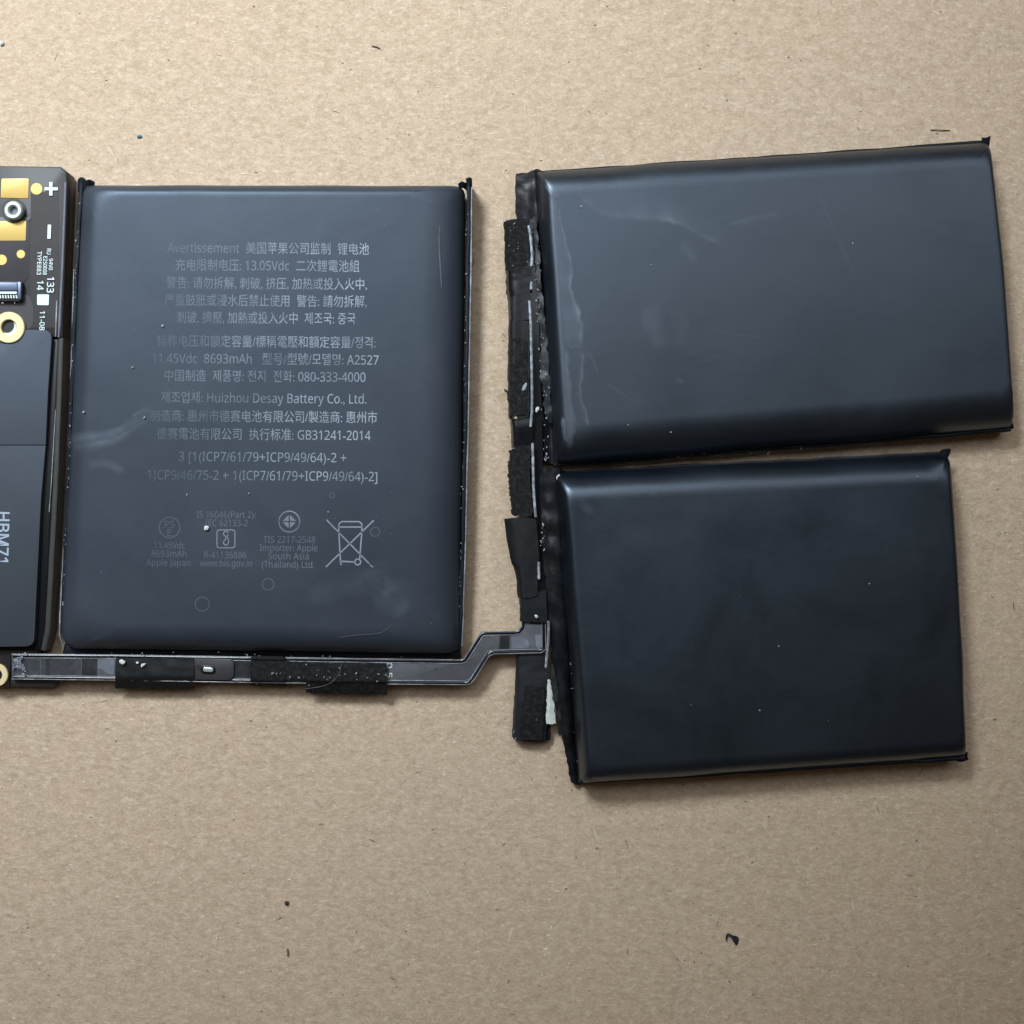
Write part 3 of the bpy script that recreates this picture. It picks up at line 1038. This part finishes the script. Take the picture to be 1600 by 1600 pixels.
    sheet("side_strip", [[(806, 344, zv - .0006), (836, 342, zv - .0006)], [(812, 500, zv - .0006), (842, 500, zv - .0006)], [(816, 700, zv - .0007), (848, 700, zv - .0007)],
                         [(820, 860, zv - .0008), (851, 860, zv - .0008)], [(826, 975, zv - .0008), (856, 975, zv - .0008)]], M['gloss'], t, 0.0004, 6, 30, 0.00005)
    for seg in ([(826, 352), (829, 372), (831, 395), (830.5, 416)], [(830, 440), (830, 452)], [(827, 470), (829, 500), (830, 540), (831, 600), (831, 640), (829, 667)],
                [(832, 692), (833, 730), (834, 770), (837, 808)], [(841.5, 878), (842, 890), (842, 905)], [(857, 970), (857, 990), (855, 1018), (853, 1043)]):
        tube("edge_highlight", cat_rom([P(x, y, zv + .0006) for x, y in seg], 24), 0.00021, M['silver'], t, 8, True, 0.5)  # silvery colour paints the highlight along the cable's bent edge
    V = lambda n, rows, m, s, j=.00008, r=.0002, th=.0003, nu=12, nv=30: sheet(n, rows, m, t, th, nu, nv, j, r, 500, s)
    z1 = zv + 0.0006
    V("foam_pad", [[(787, 346, .0020), (793, 344, z1), (812, 342, z1), (828, 342, z1)], [(788, 385, .0020), (794, 385, z1), (813, 385, z1), (829, 385, z1)],
                   [(790, 423, .0020), (796, 423, z1), (812, 422, z1), (824, 420, z1)]], M['foam'], 21)
    V("tape_strip", [[(790, 420, .0020), (797, 418, z1), (818, 416, z1), (832, 416, z1 - .0002)], [(791, 450, .0022), (798, 450, z1 - .0003), (818, 450, z1), (832, 450, z1)],
                     [(793, 468, .0022), (800, 465, z1 - .0003), (818, 456, z1), (832, 452, z1)]], M['crinkle'], 22, .0002)
    V("tape_strip", [[(793, 466, .0022), (800, 464, z1 + .0002), (815, 455, z1 + .0002), (828, 450, z1)], [(794, 485, .0022), (800, 485, z1 + .0001), (815, 482, z1 + .0001), (829, 480, z1)],
                     [(795, 503, .0022), (801, 502, z1), (815, 500, z1), (827, 499, z1)]], M['tape_grey'], 23, .00004, .0001)
    V("tape_strip", [[(795, 500, .0020), (799, 500, z1), (814, 500, z1), (826, 500, z1)], [(793, 580, .0020), (798, 580, z1), (814, 580, z1), (827, 580, z1)],
                     [(795, 655, .0020), (799, 655, z1), (814, 654, z1), (826, 652, z1)]], M['tape'], 24, .00005, .0002)
    V("foam_pad", [[(797, 530, z1 + .0002), (810, 528, z1 + .0002), (824, 532, z1 + .0002)], [(796, 600, z1 + .0002), (810, 600, z1 + .0002), (824, 600, z1 + .0002)],
                   [(797, 650, z1 + .0002), (810, 648, z1 + .0002), (823, 648, z1 + .0002)]], M['foam'], 25)
    V("pad_tab", [[(787, 607, z1), (793, 609, z1), (799, 609, z1 + .0001)], [(789, 614, z1), (793, 613, z1), (799, 614, z1 + .0001)]], M['tape'], 26, .00005, .0003, .0003, 8, 6)
    V("tape_strip", [[(797, 655, .0020), (801, 655, z1 - .0002), (815, 654, z1 - .0002), (828, 652, z1 - .0002)], [(798, 672, .0018), (803, 670, z1 - .0002), (816, 670, z1 - .0001), (832, 668, z1 - .0002)],
                     [(799, 700, .0016), (804, 700, z1 - .0008), (817, 698, z1 - .0008), (832, 695, z1 - .0008)]], M['crinkle'], 27, .00004, .0001)
    V("foam_pad", [[(796, 705, .0020), (800, 702, z1), (815, 697, z1), (829, 696, z1)], [(795, 750, .0020), (799, 750, z1), (815, 750, z1), (829, 750, z1)],
                   [(800, 805, .0020), (804, 806, z1), (816, 807, z1), (832, 806, z1)]], M['foam'], 28, .0001, .0005)
    V("tape_strip", [[(788, 811, z1 - .0008), (800, 809, z1), (818, 808, z1 + .0002), (838, 812, z1)], [(793, 850, z1 - .0008), (805, 850, z1), (822, 850, z1 + .0002), (841, 850, z1)],
                     [(799, 878, z1 - .0008), (808, 880, z1), (823, 880, z1 + .0002), (842, 880, z1)], [(805, 895, z1 - .0012), (812, 895, z1), (826, 895, z1 + .0001), (839, 895, z1)],
                     [(809, 934, z1 - .0014), (816, 934, z1), (828, 934, z1), (841, 930, z1)]], M['tape'], 29, .00008, .0001)["label"] = "wide matte black tape piece, flaring at its top"
    V("tape_strip", [[(811, 930, z1 - .0012), (816, 930, z1 - .0002), (832, 928, z1 - .0002), (853, 922, z1 - .0002)], [(812, 950, z1 - .0012), (818, 950, z1 - .0004), (834, 950, z1 - .0004), (854, 950, z1 - .0004)],
                     [(812, 970, z1 - .0014), (818, 971, z1 - .0008), (834, 972, z1 - .0008), (855, 972, z1 - .0008)]], M['tape_grey'], 30, .00005, .0001)
    V("side_fold", [[(838, 880, z1 - .0006), (846, 880, z1 - .0008), (851, 880, z1 - .0010)], [(841, 930, z1 - .0006), (848, 930, z1 - .0008), (853, 930, z1 - .0010)]], M['gloss'], 33)
    # lower flap under the cable
    V("tape_strip", [[(807, 1024, .0020), (813, 1023, .0027), (832, 1022, .0027), (856, 1020, .0026)], [(805, 1060, .0018), (812, 1060, .0026), (834, 1060, .0028), (855, 1060, .0026)],
                     [(803, 1100, .0016), (810, 1100, .0026), (832, 1100, .0030), (855, 1100, .0026)], [(800, 1150, .0012), (806, 1157, .0020), (826, 1159, .0024), (852, 1158, .0022)]],
      M['tape_grey'], 31, .00012, .0001)["label"] = "long black tape flap hanging below the cable corner"
    V("foam_pad", [[(820, 1072, .0033), (834, 1071, .0034), (850, 1074, .0032)], [(814, 1115, .0031), (832, 1115, .0034), (850, 1115, .0031)], [(812, 1155, .0027), (830, 1157, .0029), (848, 1156, .0027)]],
      M['foam'], 32, .00006, .0002)
    V("tape_strip", [[(846, 1120, .0018), (853, 1120, .0018), (861, 1122, .0016)], [(845, 1158, .0014), (852, 1158, .0014), (860, 1157, .0012)]], M['tape'], 34, .00006, .0001)
    V("paper_liner", [[(856, 1060, .0036), (858, 1061, .0036), (860, 1063, .0035)], [(854.5, 1095, .0032), (859, 1095, .0033), (864, 1095, .0031)], [(853, 1131, .0027), (860, 1130, .0028), (868, 1129, .0026)]],
      M['paper'], 35, .0001, .0003, .00015)["label"] = "torn white paper liner showing beside the tape"
    V("glue_residue", [[(28, 1029, zt + .0004), (36, 1028, zt + .0004)], [(20, 1036, zt + .0004), (32, 1038, zt + .0004)], [(22, 1045, zt + .0003), (34, 1048, zt + .0003)]], M['film_patch'], 36, .0004, .0010, .0002, 8, 12)
    return t


# ------------------------------------------------------------------ the board and covered module at the left edge
def build_board():
    t = thing("circuit_board", "narrow black circuit board with gold pads and grey cover film at the left edge", "circuit board", P(30, 640, 0))
    zb = 0.0042
    slab("board", [(-90, 257), (94, 260), (104, 268), (106, 280), (98, 500), (97, 527), (-90, 527)], 0.0006, zb, M['board'], t, 0.00035)
    slab("board", [(-90, 528), (92, 528), (86, 700), (71, 1000), (66, 1016), (-90, 1016)], 0.0006, zb - 0.0006, M['frame'], t, 0.0003)["label"] = "glossy black lower frame of the board"
    seam_wall("frame_rim", [(95, 528, zb - .0003), (91, 640, zb - .0003), (85, 780, zb - .0003), (74, 985, zb - .0004), (67, 1016, zb - .0006)], t, 0.0008, 0.0006, M['rim'], 0.00005, 3)
    slab("cable_tab", [(-60, 1010), (60, 1013), (60, 1024), (18, 1026), (14, 1072), (-60, 1072)], 0.0010, zb - .0014, M['board'], t, 0.0002)
    slab("cable_tab", [(16, 1058), (90, 1060), (84, 1074), (12, 1073)], 0.0008, 0.0024, M['board'], t, 0.0002)
    slab("raised_mask", rpoly([(-90, 339), (49, 339), (47, 345), (45, 433), (34, 446), (-90, 446)], [0, 0, 3, 3, 3, 0], 2), zb - .0001, zb + 0.00006, M['board_high'], t, 0.00004)
    slab("raised_mask", rpoly([(48, 300), (92, 300), (90, 505), (85, 512), (48, 512)], 2, 2), zb - .0001, zb + 0.00003, M['board'], t)
    slab("raised_mask", rpoly([(-90, 460), (46, 460), (52, 480), (52, 505), (46, 514), (-90, 516)], [0, 8, 6, 6, 3, 0], 3), zb - .0001, zb + 0.00006, M['board_high'], t)
    tube("highlight_line", [(102.5, 285, zb - .0001), (101, 330, zb - .0001), (97.5, 420, zb - .0001), (95, 470, zb - .0001), (93, 510, zb - .0001), (92, 527, zb - .0002)], 0.00022, M['film_patch'], t, 8)  # these pale tubes paint highlights on the board and frame edges
    tube("highlight_line", [(89, 470, zb + .0001), (88, 500, zb + .0001), (87, 526, zb)], 0.00014, M['pale_line'], t, 8)
    tube("highlight_line", [(87, 640, .00362), (84, 690, .00362), (80, 760, .00362), (77, 800, .00362)], 0.00009, M['pale_line'], t, 6)
    slab("gold_pad", rpoly([(2, 279), (45, 279), (44, 310), (1, 309)], 2, 2), zb - .0001, zb + 0.0001, M['gold'], t, 0.00004)
    slab("gold_pad", rpoly([(-60, 346), (41, 345), (40, 376), (-60, 376)], 2, 2), zb - .0001, zb + 0.0001, M['gold'], t, 0.00004)
    for cx, cy, r in ((57, 295, 9.3), (32.5, 397, 6.8), (2.5, 406, 8.4), (-30, 295, 9)):
        ring("gold_dot", cx, cy, zb - .0001, zb + 0.0001, 0, r, M['gold'], t, 28, 0.00005)
    s = ring("standoff", 20, 328, zb - .0001, zb + 0.0013, 6.5, 14.5, M['nickel'], t, 36, 0.00022)
    ring("standoff_core", 20, 328, zb - .0002, zb + 0.0005, 0, 7.5, M['film_patch'], s, 24)
    ring("standoff_collar", 21, 329, zb - .0001, zb + 0.0003, 14, 19, M['board_side'], s, 36)
    stroke("plus_sign", [[(69.5, 295), (90.5, 295)]], 4.6, zb + .0002, M['white'], t)
    stroke("plus_sign", [[(79.5, 284.5), (79.5, 305.5)]], 5.0, zb + .00021, M['white'], t)
    stroke("minus_sign", [[(77.3, 351), (76.5, 373)]], 5.2, zb + .0002, M['white'], t)
    down = math.radians(-92)
    zt = zb + 0.0002
    for tx, cx, cy, w, em in (("TYPE883", 61.5, 411, 37, 9), ("RU", 76.5, 393, 9, 9), ("E250008", 70.5, 415, 29, 8.5), ("94V0", 79.5, 413, 18, 8.5),
                              ("133", 79, 445, 25, 15), ("14", 63, 446, 15, 14), ("11-08", 66, 501, 30, 11)):
        text("printed_code", tx, cx, cy, w, zt, M['white'], t, down, em, 0.010)
    slab("white_patch", rpoly([(58, 460), (76.5, 460), (76, 477), (58, 476.5)], 1.5, 2), zb, zt, M['white'], t)
    # flex connector
    c = slab("connector", rpoly([(-60, 439), (34, 440), (33, 466), (30, 471), (-60, 470)], 1, 2), zb - .0001, zb + 0.0009, M['board_side'], t, 0.0001)
    slab("connector_latch", [(-60, 440), (27, 441), (27, 454), (-60, 454)], zb + .0005, zb + 0.0013, M['steel_blue'], c, 0.0001)
    slab("connector_ear", rpoly([(27, 440), (33, 441), (32, 468), (28, 466)], 1, 2), zb + .0005, zb + .0012, M['steel_blue'], c, 0.0001)
    slab("contact_bar", [(-60, 455.5), (26, 455.5), (26, 459), (-60, 459)], zb + .0005, zb + 0.0011, M['white'], c)
    x = -1.0
    while x < 29:
        slab("connector_pin", [(x, 461), (x + 2.0, 461), (x + 3.0, 466), (x + 1.0, 466)], zb + .0004, zb + 0.0011, M['nickel'], c)
        x += 4.2
    for x in (2, 22):
        slab("solder_tail", [(x, 468), (x + (4 if x < 5 else 1.6), 468), (x + (4 if x < 5 else 1.6), 474), (x, 474)], zb, zb + .0003, M['nickel'], t)
    # screw eyelets
    e = ring("screw_eyelet", 13.5, 511.5, zb - .0003, zb + 0.0007, 12.2, 24.5, M['gold_pale'], t, 48, 0.0001)
    ring("eyelet_hole", 13.5, 511.5, zb - .0001, zb + 0.00008, 0, 12.6, M['paper'], e, 32)  # pale disc standing in for the bright ground seen through the hole
    ring("eyelet_shadow", 10.5, 508.5, zb - .0001, zb + 0.00012, 0, 11.4, M['dark'], e, 32)  # dark disc paints the shade inside the hole
    ring("screw_eyelet", -6, 1055, zb - .002, zb - 0.0010, 9, 18, M['gold_pale'], t, 48, 0.0001)
    # grey cover film in two overlapping pieces
    zc = zb + 0.0004
    top = [(-90, 534), (0, 536.5), (14, 537.5), (28, 533), (38, 517), (42, 515), (72, 516), (79, 521), (80.5, 528), (75, 610), (71, 695), (-90, 695)]
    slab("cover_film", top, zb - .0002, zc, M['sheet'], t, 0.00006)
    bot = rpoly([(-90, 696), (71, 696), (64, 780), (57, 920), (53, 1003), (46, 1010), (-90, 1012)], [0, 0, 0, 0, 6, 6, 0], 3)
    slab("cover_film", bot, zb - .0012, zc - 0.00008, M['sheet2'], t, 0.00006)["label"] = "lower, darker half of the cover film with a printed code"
    text("printed_code", "HBM71", 4.5, 839, 78, zc - .00004, M['blue_print'], t, math.radians(-91.5), 26, 0.015)
    return t


# ------------------------------------------------------------------ crumbs and specks
def build_debris():
    def crumb(name, px, py, z, r, st, an, m, label, cat, group, seed):
        return tag(recentre(bits(name, [(px, py, z, r, st, an)], m, None, seed)), label, cat, group)
    g = "white crumbs on the battery parts"
    zc = 0.0069
    crumb("white_crumb", 322.5, 824.5, zc, 4.3, 1.05, 0.3, M['crumb'], "round white crumb beside the printed safety marks on the middle cell", "crumb", g, 1)
    crumb("white_crumb", 191, 1034, .0041, 3.8, 1.5, -.2, M['crumb'], "largest white flake on the black tape under the middle cell", "crumb", g, 2)
    crumb("white_crumb", 224, 1039, .0041, 3.2, 1.5, .5, M['crumb'], "right-hand small white flake on the smooth black tape", "crumb", g, 3)
    crumb("white_crumb", 215, 1035, .0041, 2.0, 1.2, .2, M['crumb'], "tiny white flake between two larger ones on the smooth black tape", "crumb", g, 4)
    crumb("white_crumb", 820, 605, .0048, 3.4, 2.0, 1.1, M['dust'], "long pale flake on the foam pad left of the scuffed cell", "crumb", g, 5)
    crumb("white_crumb", 838, 963, .0043, 2.8, 1.4, -1.0, M['crumb'], "oval white crumb on the grey tape above the cable corner", "crumb", g, 6)
    crumb("white_crumb", 872, 745, .0052, 2.6, 2.6, 0.9, M['crumb'], "slanted white sliver at the top of the smooth cell's flange", "crumb", g, 7)
    crumb("white_crumb", 839, 640, .0040, 3.0, 1.8, 1.4, M['crumb'], "white crumb in the crevice left of the scuffed cell's lower corner", "crumb", g, 8)
    crumb("white_crumb", 3, 68, .0001, 3.8, 1.1, .4, M['crumb'], "white crumb on the cardboard at the upper left edge", "crumb", g, 12)
    crumb("tan_crumb", 806, 653, .0048, 2.6, 1.2, .4, M['tan'], "yellowish crumb at the lower end of the long foam pad", "crumb", None, 9)
    crumb("dark_speck", 448, 1411, .0001, 3.7, 1.2, .1, M['dark'], "round black speck on the cardboard below the middle cell", "speck", "dark specks on the cardboard", 10)
    crumb("blue_speck", 218, 213.5, .0001, 2.6, 2.0, 0, M['teal'], "small blue-green speck on the cardboard at the upper left", "speck", None, 11)
    # black L-shaped scrap, lower right
    o = sheet("black_scrap", [[(1134.5, 1470, .0002), (1136.5, 1470, .0003)], [(1135.5, 1460, .0005), (1138.5, 1459, .0005)], [(1142, 1465, .0005), (1145, 1461, .0006)], [(1147, 1472, .0003), (1153, 1466, .0004)], [(1151, 1477, .0001), (1153, 1475, .0001)]],
              M['dark'], None, 0.00012, 5, 12, 0.0001, 0.0003, 900, 5)
    tag(recentre(o), "bent black scrap on the cardboard at the lower right", "scrap")
    o = tube("dark_fibre", [(581, 72, .0001), (588, 73, .0002), (594, 76, .0001)], 0.00008, M['dark'], None, 5)
    tag(recentre(o), "short dark fibre on the cardboard near the top edge", "fibre")
    o = tube("dark_fibre", [(1454, 203, .0001), (1466, 203, .00025), (1484, 204, .0001)], 0.00007, M['board_side'], None, 5)
    tag(recentre(o), "thin dark fibre just above the scuffed cell's right corner", "fibre")
    o = tube("dark_fibre", [(449, 1482, .0001), (450, 1488, .0002), (450, 1494, .0001)], 0.00015, M['fibre_dark'], None, 5)
    tag(recentre(o), "stubby brown fibre below the round black speck", "fibre")
    # dust along the seams and cable: nobody could count it
    rnd = random.Random(11)
    sp = []
    def along(pts, n, r0, r1, spread=1.5):
        C = lin([Vector(p) for p in pts], 200)
        for _ in range(n):
            p = C[rnd.randrange(200)]
            sp.append((p.x + rnd.gauss(0, spread), p.y + rnd.gauss(0, spread), p.z, rnd.uniform(r0, r1), rnd.uniform(.8, 2.2), rnd.uniform(0, 3)))
    along([(125, 300, .0046), (116, 460, .0043), (108, 700, .0041), (97, 980, .0036)], 48, 0.35, 1.08, 1.0)
    along([(729, 330, .0046), (726, 640, .0042), (716, 990, .0036)], 54, 0.35, 0.94, 0.8)
    along([(832, 320, .0040), (846, 560, .0040), (856, 700, .0034)], 42, 0.42, 1.3, 4)
    along([(866, 540, .0056), (874, 690, .0050)], 15, 0.42, 1.15, 1.5)
    along([(850, 815, .0050), (848, 858, .0048)], 10, 0.56, 1.87, 3)
    along([(884, 780, .0050), (892, 900, .0050)], 14, 0.35, 1.01, 1.5)
    along([(893, 1030, .0046), (904, 1190, .0040)], 15, 0.35, 1.08, 3)
    along([(850, 700, .0030), (853, 720, .0030)], 7, 0.56, 1.44, 3)
    along([(800, 1130, .0022), (806, 1150, .0022)], 5, 0.56, 1.44, 2.5)
    along([(400, 1050, .0043), (600, 1056, .0045)], 27, 0.35, 1.15, 9)
    along([(800, 350, .0050), (812, 420, .0050)], 13, 0.35, 0.94, 8)
    along([(26, 1028, .0038), (40, 1052, .0038)], 16, 0.56, 1.58, 5)
    along([(160, 1021, .0040), (640, 1026, .0040)], 15, 0.35, 1.08, 1.5)
    along([(880, 722, .0040), (1100, 712, .0042), (1300, 700, .0042)], 13, 0.35, 0.79, 1.5)
    for _ in range(55):
        sp.append((rnd.uniform(150, 690), rnd.uniform(310, 990), zc, rnd.uniform(.25, .55), rnd.uniform(.8, 2), rnd.uniform(0, 3)))
    for px, py, r in ((207, 574, 1.6), (131, 644, 1.7), (389, 771, 1.2), (513, 800, 1.2), (292, 773, 1.3), (254, 509, 2.0), (226, 653, 1.9)):
        sp.append((px, py, zc, r, 1.3, rnd.uniform(0, 3)))
    for px, py, r in ((908, 323, 1.6), (1332, 380, 1.2), (1018, 414, 1.1), (1217, 1010, 1.3), (1187, 1110, 1.4), (1358, 912, 1.2), (1433, 745, 1.2), (982, 664, 1.2), (1048, 675, 1.2)):
        sp.append((px, py, .0081, r, 1.2, rnd.uniform(0, 3)))
    for _ in range(8):
        sp.append((rnd.uniform(900, 1480), rnd.uniform(300, 1140), .0081, rnd.uniform(.3, .6), rnd.uniform(.8, 2), rnd.uniform(0, 3)))
    d = bits("dust_specks", sp, M['dust'], None, 4)
    d["kind"] = "stuff"
    d["label"] = "fine white dust specks along the seams, tapes and cell tops"
    d["category"] = "dust"


build_cardboard()
build_middle_cell()
build_upper_cell()
build_lower_cell()
build_flex()
build_board()
build_debris()
bpy.context.view_layer.update()
